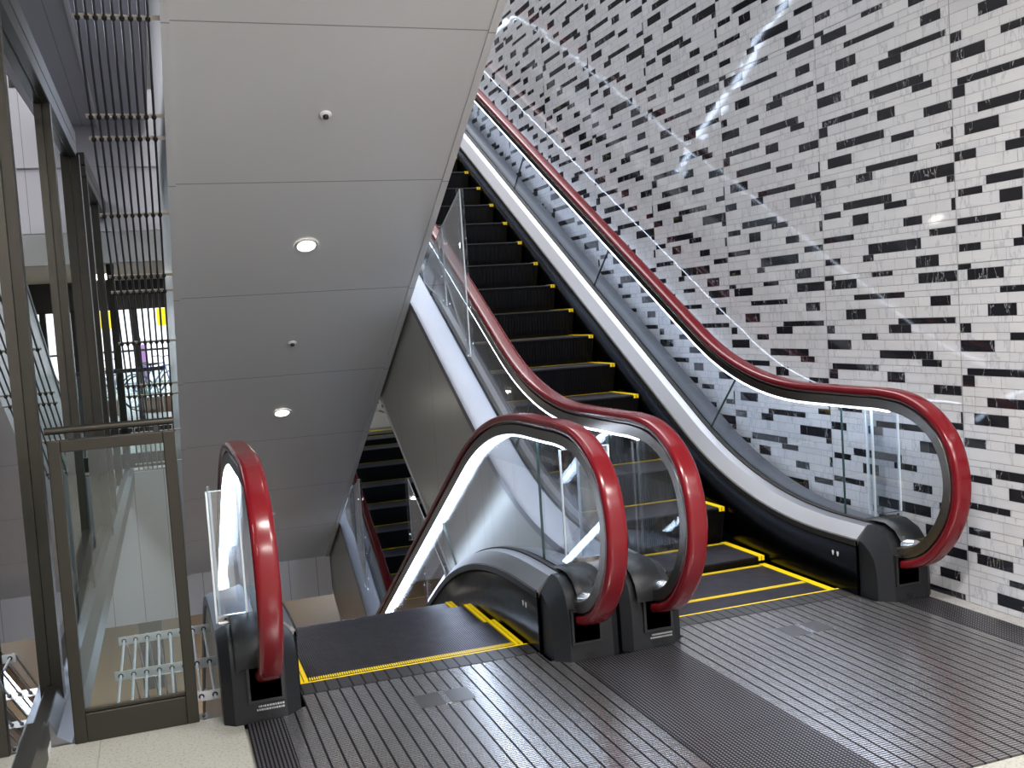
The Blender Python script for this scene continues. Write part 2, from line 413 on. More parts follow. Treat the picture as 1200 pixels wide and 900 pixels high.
sb = ribbed(-HS, HS, .0091, secs, .009)
for sx in (-1, 1): sb.prism([(0, -.01), (.376, -.01), (.376, -.2), (.06, -.24), (.006, -.06)], 0, sx * HS, sx * (HS - .004))
for i, f in enumerate(sb.f):
    if all(sb.v[k][2] < -.004 or sb.v[k][1] < .0061 for k in f): sb.m[i] = 1
STEP = sb.mesh('step', [M_['tread'], M_['riser']])
yb = ribbed(-HS + .034, HS - .034, .0091, [(.338, .0012, 0, 1), (.372, .0012, 0, 1)], .009)
yb.box((-HS + .034, .342, -.010), (HS - .034, .373, -.0085))
for sx in (-1, 1):
    for q in range(2):
        xa = sx * (HS + .002 - q * .019)
        yb.box((xa, -.001, -.02), (xa - sx * .015, .374, .0035))
YEL = yb.mesh('yellow_border', [M_['yellow']])
NOSE = [(3.745, 0), (4.12, 0), (4.495, .04)] + [(4.865 + .3255 * k, .235 + .189 * k) for k in range(20)] + [(11.375, 4.0), (11.71, 4.155), (12.06, H - .02), (12.43, H)]

BASEPROF_R = [(3.775, .316), (3.755, .317), (3.71, .314), (3.665, .293), (3.636, .258), (3.618, .20), (3.611, .125), (3.608, 0)]
BASEPROF_I = [(3.775, .25), (3.76, .249), (3.735, .238), (3.70, .212), (3.675, .18), (3.662, .13), (3.656, .08), (3.655, 0)]
def base_mesh(sx, up):
    cols = []
    I = BASEPROF_I; R = BASEPROF_R
    Bk = [(y, z) for y, z in R]
    cols.append((.488, I)); cols.append((.540, R)); cols.append((.60, Bk)); cols.append((.720, Bk))
    cols.append((.7555, [(y + .03 * (1 if z < .3 else .4), z - (.02 if z > .2 else 0)) for y, z in R]))
    def T(x, y, z):
        Y = (CU + CL - y) if up else y
        return (sx * x, Y - CL, z + (H if up else 0))
    b = MB(); n = len(R); vs = []
    for x, P in cols: vs += [T(x, y, z) for y, z in P]
    fs = []
    for i in range(len(cols) - 1):
        for k in range(n - 1): fs.append((i * n + k, (i + 1) * n + k, (i + 1) * n + k + 1, i * n + k + 1))
    flip = (sx < 0) != up
    if not flip: fs = [tuple(reversed(f)) for f in fs]
    b.add(vs, fs, 0, True)
    # side faces
    for ci in (0, len(cols) - 1):
        x, P = cols[ci]; poly = [T(x, y, z) for y, z in P] + [T(x, 3.775, 0)]
        b.add(poly, [tuple(range(len(poly)))], 0)
    return b, T

def escalator(name, label, cx, cy, z0, rot, D=1.39, low_flat=-.95, seed=0, guards=(), clad='cladding', sof='soffit', sides=(-1, 1), steps=True, label_side=None):
    root = empty(name, (cx, cy, z0), math.pi if rot else 0); tag(root, label, 'escalator')
    # casing
    yb0, yb1 = 3.69 - CL, CU + .22 - CL
    ys = [yb0 + (yb1 - yb0) * k / 60 for k in range(61)]
    bot = lambda y: min(max(SL * (y + CL) - 2.47 - D, low_flat), H - .95)
    kink = [(low_flat + 2.47 + D) / SL - CL, (H - .95 + 2.47 + D) / SL - CL]
    ys = sorted(set(ys + [k for k in kink if yb0 < k < yb1]))
    for sx in sides:
        b = MB(); vs = []
        for y in ys:
            zt = interp(DK, y) + .03; zt = min(zt, 99)
            for x in (.738, .746): vs += [(sx * x, y, zt), (sx * x, y, bot(y))]
        fs = []
        for i in range(len(ys) - 1):
            a = i * 4; c = a + 4
            fs += [(a + 2, a + 3, c + 3, c + 2), (a, c, c + 1, a + 1), (a, a + 2, c + 2, c), (a + 1, c + 1, c + 3, a + 3)]
        b.add(vs, fs); b.build('side_cladding', M_[clad], root)
    b = MB(); vs = []
    for y in ys: vs += [(-.735, y, bot(y) + .004), (.735, y, bot(y) + .004), (-.735, y, bot(y) + .05), (.735, y, bot(y) + .05)]
    fs = []
    for i in range(len(ys) - 1):
        a = i * 4; c = a + 4; fs += [(a, c, c + 1, a + 1), (a + 2, a + 3, c + 3, c + 2)]
    b.add(vs, fs)
    for y in (ys[0], ys[-1]): b.box((-.74, y - .003, bot(y)), (.74, y + .003, (0 if y < 1 else H) - .05))
    b.build('soffit', M_[sof], root)
    for sx in (-1, 1):
        b = MB(); b.sweep([(sx * .712, -.006), (sx * .750, -.006), (sx * .750, .02), (sx * .712, .004)], [(y, bot(y)) for y in ys], smooth=False); b.build('soffit_trim', M_[sof], root)
    for sx in sides:
        # skirt
        b = MB(); b.sweep([(sx * .472, .0), (sx * .472, -.46), (sx * .480, -.46), (sx * .480, .0)], [(y, z) for y, z in DK]); b.build('skirt_panel', M_['skirt'], root)
        b = MB(); b.sweep([(sx * .4680, -.020), (sx * .4670, .006), (sx * .474, .0105), (sx * .485, -.02)], DK, smooth=False); b.build('deck_lip', M_['gasket'], root, 30)
        b = MB(); b.sweep([(sx * .4745, .006), (sx * .530, .060), (sx * .572, .066), (sx * .572, .02), (sx * .486, -.012)], DK); b.build('inner_deck', M_['steel'], root, 30)
        b = MB(); b.sweep([(sx * .572, .03), (sx * .572, .072), (sx * .596, .072), (sx * .596, .03)], DK); b.build('glass_gasket', M_['gasket'], root, 30)
        b = MB(); b.sweep([(sx * .610, .02), (sx * .610, .068), (sx * .625, .062), (sx * .735, .050), (sx * .757, .040), (sx * .757, .0), (sx * .745, .0)], DK); b.build('outer_deck', M_['outer_steel'], root, 25)
        # rail: handrail, track, light
        b = MB(); prof = [(-.0400, -.020), (-.0385, -.008), (-.031, -.0015), (-.018, 0), (.018, 0), (.031, -.0015), (.0385, -.008), (.0400, -.020), (.0375, -.032), (.030, -.036), (.030, -.026), (-.030, -.026), (-.030, -.036), (-.0375, -.032)]
        b.sweep([(sx * .603 + x, d) for x, d in (prof if sx > 0 else prof)], RAIL); b.build('handrail', M_['red'], root, 60)
        b = MB(); b.sweep([(sx * .603 + x, d) for x, d in [(-.024, -.027), (.024, -.027), (.024, -.042), (.033, -.047), (.033, -.088), (.026, -.094), (-.026, -.094), (-.033, -.088), (-.033, -.047), (-.024, -.042)]], RAIL[1:-1]); b.build('handrail_track', M_['track'], root, 25)
        b = MB(); b.sweep([(sx * .603 + x, d) for x, d in [(-.030, -.0945), (.030, -.0945), (.029, -.0985), (-.029, -.0985)]], LEDP); b.build('light_strip', M_['led'], root, 25)
        # glass panels between deck and track
        top = offset(RAIL, -.09); gx0, gx1 = sx * .603 - .0055, sx * .603 + .0055
        joints = [4.01, 5.06, 6.60, 8.14, 9.68, 11.22, 12.75]; J = [j - CL for j in joints]
        half = len(top) // 2
        dk = offset(DK, .055)
        def zt(y):
            best = -9
            for (a, c) in zip(top[:-1], top[1:]):
                lo, hi = min(a[0], c[0]), max(a[0], c[0])
                if lo <= y <= hi and hi > lo: best = max(best, a[1] + (c[1] - a[1]) * (y - a[0]) / (c[0] - a[0]))
            return best
        # newel panels
        low = [p for p in top if p[0] <= J[0]][:]; low = [p for p in low if p[1] < 1.0]
        poly = [(p[0], p[1]) for p in low if not (p[0] > 3.63 - CL and p[1] < .3)] + [(J[0], zt(J[0])), (J[0], interp(dk, J[0])), (3.70 - CL, .30)]
        polys = [poly]
        poly2 = [(CU - CL - y, z + H) for y, z in poly][::-1]; polys.append(poly2)
        lean = .16
        cuts = [J[0]] + J[1:-1] + [CU - CL - J[0]]
        for a, c in zip(cuts[:-1], cuts[1:]):
            la = 0 if a == cuts[0] else lean; lc = 0 if c == cuts[-1] else lean
            a0, a1 = a + la + .002, a - la + .002; c0, c1 = c + lc - .002, c - lc - .002
            N_ = 12
            pl = [(a0 + (c0 - a0) * k / N_, interp(dk, a0 + (c0 - a0) * k / N_)) for k in range(N_ + 1)] + [(c1 + (a1 - c1) * k / N_, zt(c1 + (a1 - c1) * k / N_)) for k in range(N_ + 1)]
            polys.append(pl)
        for pl in polys:
            b = MB(); b.prism(pl, 0, gx0, gx1)
            for i in range(2, len(b.m)): b.m[i] = 1
            o = b.build('glass_panel', [M_['glass'], M_['glassedge']], root)
        # bases
        for up in (False, True):
            b, T = base_mesh(sx, up); bo = b.build('newel_base', M_['base'], root, 28)
            def bx(x0, x1, y0, y1, z0, z1, nm, m, bev=None):
                q = MB(); q.box(T(x0, y0, z0), T(x1, y1, z1)); return q.build(nm, m, bo, bevel=bev)
            bx(.550, .668, 3.600, 3.64, .075, .205, 'handrail_inlet', M_['inlet_dark'], .006)
            bx(.546, .672, 3.600, 3.62, .071, .209, 'inlet_frame', M_['black'])
            # hump cover between inlet and glass, and the pale cap where the track enters
            q = MB(); vs = []
            hp = [(3.86, .325), (3.78, .345), (3.70, .345), (3.64, .322), (3.60, .28), (3.585, .235), (3.585, .20)]
            for x in (.575, .592, .690, .705): vs += [T(x, y, z - (.012 if x in (.575, .705) else 0)) for y, z in hp]
            fs = [(i * 7 + k, (i + 1) * 7 + k, (i + 1) * 7 + k + 1, i * 7 + k + 1) for i in range(3) for k in range(6)]
            q.add(vs, fs, 0, True); q.build('hump_cover', M_['base'], bo, 50)
            q = MB(); q.tube([T(.603, 3.60, .245), T(.603, 3.56, .252), T(.603, 3.535, .262)], [.034, .032, .022], 10); q.build('track_cap', M_['bright'], bo)
            if sx * (1 if rot else -1) > 0 and not (label_side is None):
                pass
            for r_ in range(2):
                q = MB()
                rx = random.Random(5 + r_); x = .55
                while x < .64:
                    w = rx.choice([.003, .005, .007]); q.box(T(x, 3.6075 - .001, .052 - r_ * .012), T(x + w, 3.61, .058 - r_ * .012)); x += w + .0025
                if (sx < 0) != rot: q.build('notice_text', M_['paleline'], bo)
            q = MB()
            for i in range(5):
                for j in range(4):
                    xx = .60 + i * .008 + (j % 2) * .004; zz = .012 + j * .006; q.box(T(xx, 3.606, zz), T(xx + .0035, 3.61, zz + .0035))
            q.build('speaker_grille', M_['black'], bo)
            # indicator on the skirt
            for k in range(2):
                q = MB(); yy = 3.90 + k * .035; q.box(T(.4705, yy, .165), T(.4725, yy + .013, .178)); q.box(T(.4705, yy + .003, .157), T(.4725, yy + .010, .166))
                q.build('indicator', M_['indicator'], root)
    # combs and comb plates
    for up in (False, True):
        T = (lambda x, y, z: (x, CU + CL - y - CL, z + H)) if up else (lambda x, y, z: (x, y - CL, z))
        b = MB(); b.box(T(-.466, CL - .011, -.01), T(.466, CL, .0075)); b.build('comb', M_['yellow'], root)
        b = MB(); z = .0075
        vs = [T(-.468, CL - .011, z), T(.468, CL - .011, z), T(.56 - .06, CL - .25, .005), T(-.56 + .06, CL - .25, .005)]
        b.add([T(-.468, CL - .011, z), T(.468, CL - .011, z), T(.468, CL - .125, .006), T(-.468, CL - .125, .006)], [(0, 1, 2, 3)])
        b.add([T(-.468, CL - .011, -.05), T(.468, CL - .011, -.05), T(.468, CL - .125, -.05), T(-.468, CL - .125, -.05)], [(3, 2, 1, 0)])
        b.add([T(-.468, CL - .011, -.05), T(.468, CL - .011, -.05), T(.468, CL - .011, z), T(-.468, CL - .011, z)], [(0, 1, 2, 3)])
        b.build('comb_plate', M_['plateplain'], root)
    if steps:
        for (y, z) in NOSE:
            s = bpy.data.objects.new('step', STEP); C.objects.link(s); s.parent = root; s.location = (0, y - CL, z)
            e = bpy.data.objects.new('yellow_border', YEL); C.objects.link(e); e.parent = s
    return root

E2 = escalator('escalator', 'escalator rising away beside the marble wall, dark ribbed steps and red handrails', 2.41, CL, 0, False)
E1 = escalator('escalator', 'escalator going down from the landing at left, lit glass balustrades and red handrails', .883, CU, -H, True)
E4 = escalator('escalator', 'lower escalator seen through the gap between the sloping soffit and the side cladding, dark steps', 2.41, CL, -H, False)
E3 = escalator('escalator', 'upper escalator overhead showing its wide pale sloping soffit with round downlights', .895, CU, 0, True, D=1.87, low_flat=-1.2, clad='soffit', steps=True)

# ------------------------------------------------------------------ landing floor
b = MB()
b.box((-.60, -4, -.30), (3.13, 2.25, 0)); b.box((-.60, 2.25, -.30), (.19, 3.73, 0)); b.box((3.13, -4, -.3), (XW, 3.9, -.002))
b.box((.19, 2.25, -.30), (3.13, 3.60, -.012)); b.box((-6, -4, -.3), (-.60, 3.73, -.02))
struct(b.build('floor', M_['stone']))
b = MB(); b.box((3.132, 2.25, -.05), (3.2045, 4.2, .0035)); struct(b.build('trim_1', M_['kerbstone']))
def floor_plate(x0, x1, y0, y1, key, label, name='floor_plate', seams=()):
    root = empty(name, ((x0 + x1) / 2, y0, 0)); tag(root, label, 'floor plate')
    cx = (x0 + x1) / 2; ys = [y0] + [s for s in seams if y0 < s < y1] + [y1]
    for a, c in zip(ys[:-1], ys[1:]):
        b = MB(); b.box((x0 - cx + .001, a - y0 + .001, -.0115), (x1 - cx - .001, c - y0 - .001, .0045)); b.build('panel', M_[key], root)
    return root
def landing_plate(cx, label):
    r = floor_plate(cx - .56, cx + .56, 2.25, 3.664, 'plate', label, seams=(2.76,))
    b = MB(); b.box((-.470, 1.415, -.0115), (.470, 1.535, .0045)); b.build('panel', M_['plate'], r)
    for k in (-1, 1):
        b = MB(); b.box((k * .012, 1.19, .004), (k * .100, 1.315, .0062)); b.build('cover_plate', M_['insert'], r)
    b = MB(); b.box((-.011, 1.19, .004), (.011, 1.315, .0066)); b.build('divider', M_['bright'], r)
    return r
L1 = landing_plate(.883, 'grooved metal landing plate in front of the descending escalator, at left')
L2 = landing_plate(2.41, 'grooved metal landing plate in front of the rising escalator, towards the wall')
floor_plate(1.443, 1.850, 2.25, 3.60, 'platedots', 'dark studded metal plate between the two grooved landing plates', 'filler_plate', (2.76,))
floor_plate(2.970, 3.128, 2.25, 3.60, 'platedots', 'narrow dark studded metal strip along the marble wall kerb', 'filler_plate', (2.9,))
floor_plate(.200, .323, 2.25, 3.60, 'platedots', 'narrow dark studded metal strip beside the pale stone floor', 'filler_plate')
for x0, x1, nm in ((1.34, 1.38, 0), (2.862, 2.905, 0), (1.915, 1.96, 0), (.385, .432, 0)):
    pass

# ------------------------------------------------------------------ glass partition at left
gw = empty('window_1', (-.473, 3.0, 0), math.radians(-.65)); gw['kind'] = 'structure'
def gbox(a, c, nm, key, mi=None):
    b = MB(); b.box(a, c); return b.build(nm, M_[key], gw)
G0 = 3.0
def gy(y): return y - G0
for (ya, yb, top) in ((0.2, 4.12, 2.62), (4.12, 5.88, 2.62), (5.88, 7.55, 2.62), (8.5, 10.1, 2.62), (10.1, 12.1, 2.62)):
    gbox((-.006, gy(ya) + .03, .06), (.006, gy(yb) - .03, top), 'pane', 'wallglass')
for (y, w, d) in ((.2, .07, .06), (2.1, .07, .06), (4.12, .07, .06), (5.88, .07, .06), (7.55, .10, .085), (8.45, .07, .07), (10.1, .07, .05), (12.1, .10, .06)):
    b = MB(); b.box((-d, gy(y) - w / 2, .0), (-.008, gy(y) + w / 2, 2.62)); b.box((.008, gy(y) - w / 2, .0), (d * .75, gy(y) + w / 2, 2.62)); b.box((-.008, gy(y) - w / 2 + .008, 0), (.008, gy(y) + w / 2 - .008, 2.62), 1)
    b.build('mullion', [M_['bronze'], M_['bronzedark']], gw)
for (ya, yb) in ((.2, 7.60), (8.4, 12.1)):
    b = MB(); b.box((-.06, gy(ya), 2.60), (.008, gy(yb), 2.78)); b.box((.008, gy(ya), 2.60), (.05, gy(yb), 2.68)); b.box((.008, gy(ya), 2.69), (.05, gy(yb), 2.78)); b.build('header', M_['bronze'], gw, bevel=.004)
b = MB(); b.box((-.035, gy(.2), .0), (.035, gy(3.62), .135)); b.build('sill', M_['bronze'], gw, bevel=.006)
b = MB(); b.box((-.03, gy(3.62), .02), (.03, gy(7.6), .10)); b.build('sill', M_['bronze'], gw, bevel=.006)
b = MB(); b.prism([(.03, .09), (.05, .03), (.095, .0), (.095, -.12), (.03, -.12)], 1, gy(3.74), gy(12.0)); b.build('sill_flashing', M_['steel'], gw)
b = MB(); b.box((-.055, gy(3.62), -.16), (.030, gy(12.0), .02)); b.build('sill_beam', M_['fascia'], gw)

# ------------------------------------------------------------------ glass barrier
g = empty('glass_barrier', (-.155, 3.735, 0)); tag(g, 'bronze framed glass barrier panel with a round top rail, left of the down escalator', 'barrier')
def bar(a, c, nm='frame', key='bronze', bev=.003):
    b = MB(); b.box(a, c); return b.build(nm, M_[key], g, bevel=bev)
hw = .203
fb = MB(); fb.box((-hw, -.02, .0), (-hw + .04, .02, 1.035)); fb.box((hw - .04, -.02, 0), (hw, .02, 1.035)); fb.box((-hw + .04, -.02, .995), (hw - .04, .02, 1.035)); fb.box((-hw + .04, -.02, 0), (hw - .04, .02, .10))
fb.box((-hw + .04, -.012, .10), (hw - .04, -.004, .115)); fb.build('frame', M_['bronze'], g, bevel=.003)
b = MB(); b.box((-hw + .04, -.004, .10), (hw - .04, .004, .995)); b.build('pane', M_['wallglass'], g)
b = MB(); b.tube([(-hw - .006, 0, 1.068), (hw + .0, 0, 1.068)], .0125, 12); b.build('top_rail', M_['bronze'], g)
for x in (-hw + .075, hw - .06):
    b = MB(); b.box((x - .008, -.008, 1.035), (x + .008, .008, 1.058)); b.build('rail_bracket', M_['black'], g)

# ------------------------------------------------------------------ rod screens
def rod_screen(name, label, pathfn, xs, bars, key, r, barkey):
    root = empty(name, (0, 0, 0)); tag(root, label, 'screen')
    for x in xs:
        b = MB(); b.tube([(x, y, z) for y, z in pathfn], r, 8); ro = b.build('rod', M_[key], root)
        for (y, z, an) in bars:
            c, s = math.cos(an), math.sin(an); b = MB(); b.tube([(x, y - c * .006, z - s * .006), (x, y + c * .006, z + s * .006)], r * 1.9, 8); b.build('rod_clamp', M_['gasket'], ro)
    name_up = key == 'rod'
    for (y, z, ang) in bars:
        if not name_up: ang = ang - math.pi / 2
        b = MB(); c, s = math.cos(ang), math.sin(ang); w = .012 if name_up else .018
        P = [(y - c * w, z - s * w), (y + c * w, z + s * w), (y + c * w - s * -.004, z + s * w - c * .004 * -1), (y - c * w + s * .004, z - s * w + c * .004)]
        off = (r + .006) if name_up else 0.0
        P = [(y - c * w + s * off * -1, z - s * w + c * off), (y + c * w - s * off, z + s * w + c * off), (y + c * w - s * (off - .005), z + s * w + c * (off - .005)), (y - c * w - s * (off - .005), z - s * w + c * (off - .005))]
        b.prism(P, 0, xs[0] - .022, .149 if name == 'rod_screen' else xs[-1] + .022); bo = b.build('flat_bar', M_[barkey], root)
    return root
A30 = -math.atan(.6)
def up_z(y): return 2.698 - .6 * (y - 4.646)
xs = [-.178 + .0345 * k for k in range(9)]
ub = [4.13, 4.65, 5.16, 5.29, 5.80, 6.29, 6.43, 6.93, 7.42, 7.55, 8.05, 8.53]
rod_screen('rod_screen', 'sloping screen of thin dark steel rods hanging between the glass partition and the soffit', [(3.7, up_z(3.7)), (8.6, up_z(8.6))], xs, [(y, up_z(y), A30) for y in ub], 'rod', .0058, 'bar')
xs2 = [-.222 + .0475 * k for k in range(8)]
lp = [(3.80, .052), (4.74, .052), (4.80, .045), (4.86, .02)] + [(4.86 + k * .8, .02 - .48 * k) for k in range(1, 8)]
lb = [(3.83, .052, 0), (4.23, .052, 0), (4.72, .052, 0)] + [(4.9 + k * .56, .02 - .6 * (.04 + k * .56), A30) for k in range(1, 9)]
rod_screen('rod_screen', 'low screen of steel rods coloured pale as if lit, on flat bars behind the glass barrier, bending downwards', lp, xs2, lb, 'lit_rod', .0055, 'lit_rod')

# ------------------------------------------------------------------ acrylic guards
def guard_panel(x0, x1, y, z0, z1, label, ret):
    root = empty('acrylic_guard', ((x0 + x1) / 2, y, z0)); tag(root, label, 'guard'); cx = (x0 + x1) / 2; h = z1 - z0
    b = MB(); b.box((x0 - cx, -.004, 0), (x1 - cx, .004, h))
    b.box((ret - cx - .004, .004, 0), (ret - cx + .004, .12, h))
    b.build('sheet', [M_['acrylic'], M_['acrylicedge']], root)
    b = MB()
    for x in (x0, x1): b.box((x - cx - .0035, -.005, 0), (x - cx + .0035, .005, h))
    b.box((ret - cx - .0045, .115, 0), (ret - cx + .0045, .125, h)); b.box((x0 - cx, -.005, h - .003), (x1 - cx, .005, h))
    b.build('sheet_edge', M_['acrylicedge'], root)
    b = MB(); b.box((x0 - cx + .005, -.016, .0), (x1 - cx - .005, -.004, .028)); b.box((x0 - cx + .005, -.03, .0), (x1 - cx - .005, -.004, .003))
    bo = b.build('bracket', M_['bright'], root)
    b = MB()
    for x in (x0 + .03, x1 - .03): b.box((x - cx - .004, -.019, .012), (x - cx + .004, -.015, .020))
    b.build('screw', M_['bronze'], bo)
guard_panel(1.530, 1.745, 3.87, .312, .795, 'clear acrylic guard standing between the two middle balustrades', 1.655)
guard_panel(3.055, 3.198, 3.85, .312, .855, 'clear acrylic guard standing between the right balustrade and marble wall', 3.12)
guard_panel(.138, .245, 3.82, .312, .795, 'clear acrylic guard standing outside the leftmost balustrade', .15)
def wedge(loc_, pts, label, n=1):
    x, _ = loc_, 0
    root = empty('wedge_guard', (x, pts[0][0], pts[0][1])); tag(root, label, 'guard')
    y0, z0 = pts[0]
    P = [(y - y0, z - z0) for y, z in pts]
    b = MB(); b.prism(P, 0, -.003, .003); b.build('sheet', M_['acrylic'], root)
    b = MB()
    for a, c in zip(P, P[1:] + P[:1]): b.tube([(0, a[0], a[1]), (0, c[0], c[1])], .004, 6)
    b.build('sheet_edge', M_['acrylicedge'], root)
    # rolled front edge
    zt = max(q[1] for q in P[:2]); zb = min(q[1] for q in P[:2]); yf = P[0][0]
    b = MB()
    ring = [(.022 * math.cos(a), .022 * math.sin(a)) for a in [math.pi * 2 * k / 12 for k in range(12)]]
    b.prism([(x_, yf + y_) for x_, y_ in ring], 2, zb, zt); b.build('rolled_edge', M_['acrylic'], root)
wedge(1.66, [(5.45, 1.14), (5.45, 2.06), (5.95, 1.86), (5.95, 1.70)], 'clear acrylic wedge hanging from the soffit above the middle handrail, nearer one')
wedge(1.66, [(5.86, 1.43), (5.86, 1.90), (6.35, 1.66), (6.35, 1.60)], 'smaller clear acrylic wedge behind the nearer wedge on the soffit edge')
wedge(1.64, [(9.05, -1.02), (9.05, -.02), (9.6, -.22), (9.6, -.5)], 'clear acrylic wedge hanging at the lower escalator red handrail')
wedge(1.64, [(9.35, -.65), (9.35, -.12), (9.9, -.42), (9.9, -.5)], 'small clear acrylic wedge hanging higher beside the lower red handrail')
wedge(1.635, [(7.10, -.20), (7.10, .24), (6.62, -.02), (6.62, -.12)], 'clear acrylic wedge hanging under the olive side cladding, right of the lower steps')
wedge(1.635, [(6.75, -.64), (6.75, .02), (6.25, -.24), (6.25, -.34)], 'clear acrylic wedge hanging lowest under the side cladding, seen through balustrade glass')

# ------------------------------------------------------------------ downlights and sensors on the soffit
SX = .90
def sof_z(y): return 1.84 - SL * (y - 6.1)
ang = -math.atan(SL)
def on_soffit(o, y, dz=0): o.location = (SX, y, sof_z(y) - .004 + dz); o.rotation_euler = (ang, 0, 0)
def downlight(y, label):
    r = empty('downlight', (0, 0, 0)); tag(r, label, 'downlight', None); on_soffit(r, y)
    b = MB(); b.lathe((0, 0, 0), [(.052, .004), (.052, -.003), (.066, -.006), (.070, -.001)], 28); b.build('trim_ring', M_['lampring'], r)
    b = MB(); b.lathe((0, 0, 0), [(0, -.001), (.053, -.001)], 28); b.build('lens', M_['lamp'], r)
    l = bpy.data.lights.new('downlight_beam', 'SPOT'); l.energy = 9; l.color = (1, .93, .84); l.spot_size = math.radians(110); l.spot_blend = .7; l.shadow_soft_size = .05
    lo = bpy.data.objects.new('downlight_beam', l); C.objects.link(lo); lo.parent = r; lo.location = (0, 0, -.012); lo.rotation_euler = (-ang, 0, 0)
downlight(6.10, 'round lit downlight highest on the sloping soffit')
downlight(8.03, 'round lit downlight in the middle of the sloping soffit')
downlight(9.96, 'round lit downlight lowest on the soffit, half hidden by the red newel handrail')
downlight(4.19, 'round lit downlight above the frame on the sloping soffit')
def sensor(y, label):
    r = empty('smoke_detector', (0, 0, 0)); tag(r, label, 'detector'); on_soffit(r, y)
    b = MB(); b.lathe((0, 0, 0), [(.030, .001), (.030, -.006), (.022, -.010), (.0, -.010)], 20); b.build('base_ring', M_['whitep'], r)
    b = MB(); b.lathe((0, 0, 0), [(.014, -.009), (.013, -.022), (.0, -.028)], 16); b.build('sensor_head', M_['frame_dark'], r)
sensor(5.13, 'small round ceiling sensor above the highest downlight')
sensor(7.09, 'small round ceiling sensor between the highest and middle downlights')

# ------------------------------------------------------------------ building shell
def sbox(name, a, c, key):
    b = MB(); b.box(a, c); return struct(b.build(name, M_[key]))
sbox('ceiling', (-.6, -4, 3.30), (XW, 3.65, 4.2), 'whiteceil')
sbox('ceiling', (-6, -4, 3.53), (-.62, 11.25, 3.9), 'greyceil')
sbox('ceiling', (-.62, 3.65, 3.53), (-.33, 11.25, 3.9), 'greyceil')
sbox('ceiling', (-.33, 3.65, 3.58), (.147, 11.25, 3.9), 'greyceil')
sbox('ceiling', (-6, 11.3, 2.19), (1.0, 20.0, 2.45), 'beige')
sbox('ceiling', (-6, -4, 8.9), (XW, 20, 9.1), 'whiteceil')
sbox('trim_2', (-.345, 3.65, 3.50), (-.325, 11.25, 3.58), 'fascia')
b = MB(); b.box((-6, 11.28, 3.12), (.9, 11.34, 3.9)); struct(b.build('wall_far', M_['fascia_up']))
b = MB(); b.box((-6, 11.30, 2.47), (.9, 11.34, 3.105)); struct(b.build('wall_far', M_['fascia_up']))
b = MB(); b.box((-6, 11.29, 2.15), (.9, 11.40, 2.46)); struct(b.build('wall_far', M_['concrete']))
sbox('wall_far', (-6, 11.345, 3.9), (XW, 11.5, 9), 'wallgrey') if False else None
sbox('wall_far', (-6, 20, 2.2), (XW + .2, 20.2, 9), 'wallgrey')
sbox('wall_far', (.90, 15.6, -.3), (XW, 15.8, 9), 'wallgrey')
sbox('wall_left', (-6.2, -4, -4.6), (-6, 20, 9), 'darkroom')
sbox('wall_back', (-6, -4.2, -4.6), (XW + .2, -4, 9), 'wallgrey')
sbox('floor', (-6, 11.3, -.30), (1.62, 15.6, 0), 'stone')
sbox('floor', (1.62, 13.2, -.30), (XW, 15.6, 0), 'stone')
b = MB(); b.box((-6, 11.27, -1.6), (1.655, 11.32, -.02)); struct(b.build('trim_3', M_['fascia']))
sbox('ceiling', (-6, 11.33, -1.6), (1.62, 24, -1.45), 'whiteceil')
sbox('ceiling', (1.62, 13.6, -1.6), (XW, 24, -1.45), 'whiteceil')
sbox('floor', (-6, -4, -4.45), (XW, 26, -4.25), 'brownfloor')
sbox('wall_far', (-6, 25.8, -4.25), (XW, 26, -1.45), 'orange')
sbox('wall_left', (-6, 11.3, -4.25), (-5.9, 26, -1.45), 'orange')
# under this landing: close the void behind the camera
sbox('wall_back', (-6, 3.30, -4.25), (XW, 3.45, -.30), 'wallgrey')
# upper landing slab above the camera reaches the escalators
sbox('ceiling', (XW - 1.55, 3.45, 4.0), (XW, 3.65, 4.24), 'whiteceil')
# wall behind the glass partition, coloured dark in place of an unlit room
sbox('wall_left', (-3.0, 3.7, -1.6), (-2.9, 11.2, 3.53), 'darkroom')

b = MB(); b.box((-.58, 17.2, -4.25), (-.22, 17.5, -1.6)); tag(b.build('pillar', M_['frame_dark'], bevel=.01), 'dark square pillar standing on the brown lower floor', 'pillar')

# housings for the added fill lamps on the unseen near ceiling
for i, (x, y, z, sx, sy, pw) in enumerate(FILL_PANELS):
    r = empty('fill_panel_fixture', (x, y, 3.30)); tag(r, ['added unseen fill panel nearest the marble wall landing', 'added unseen fill panel over the rising side', 'added unseen rear fill panel over the left side', 'added unseen rear fill panel over the wall side'][i], 'light')
    b = MB()
    for a, c in (((-sx / 2 - .03, -sy / 2 - .03, -.03), (sx / 2 + .03, -sy / 2, 0)), ((-sx / 2 - .03, sy / 2, -.03), (sx / 2 + .03, sy / 2 + .03, 0)), ((-sx / 2 - .03, -sy / 2, -.03), (-sx / 2, sy / 2, 0)), ((sx / 2, -sy / 2, -.03), (sx / 2 + .03, sy / 2, 0))): b.box(a, c)
    b.build('housing', M_['whitep'], r)
    b = MB(); b.box((-sx / 2, -sy / 2, -.02), (sx / 2, sy / 2, -.012)); b.build('diffuser', M_['fill_lens'], r)

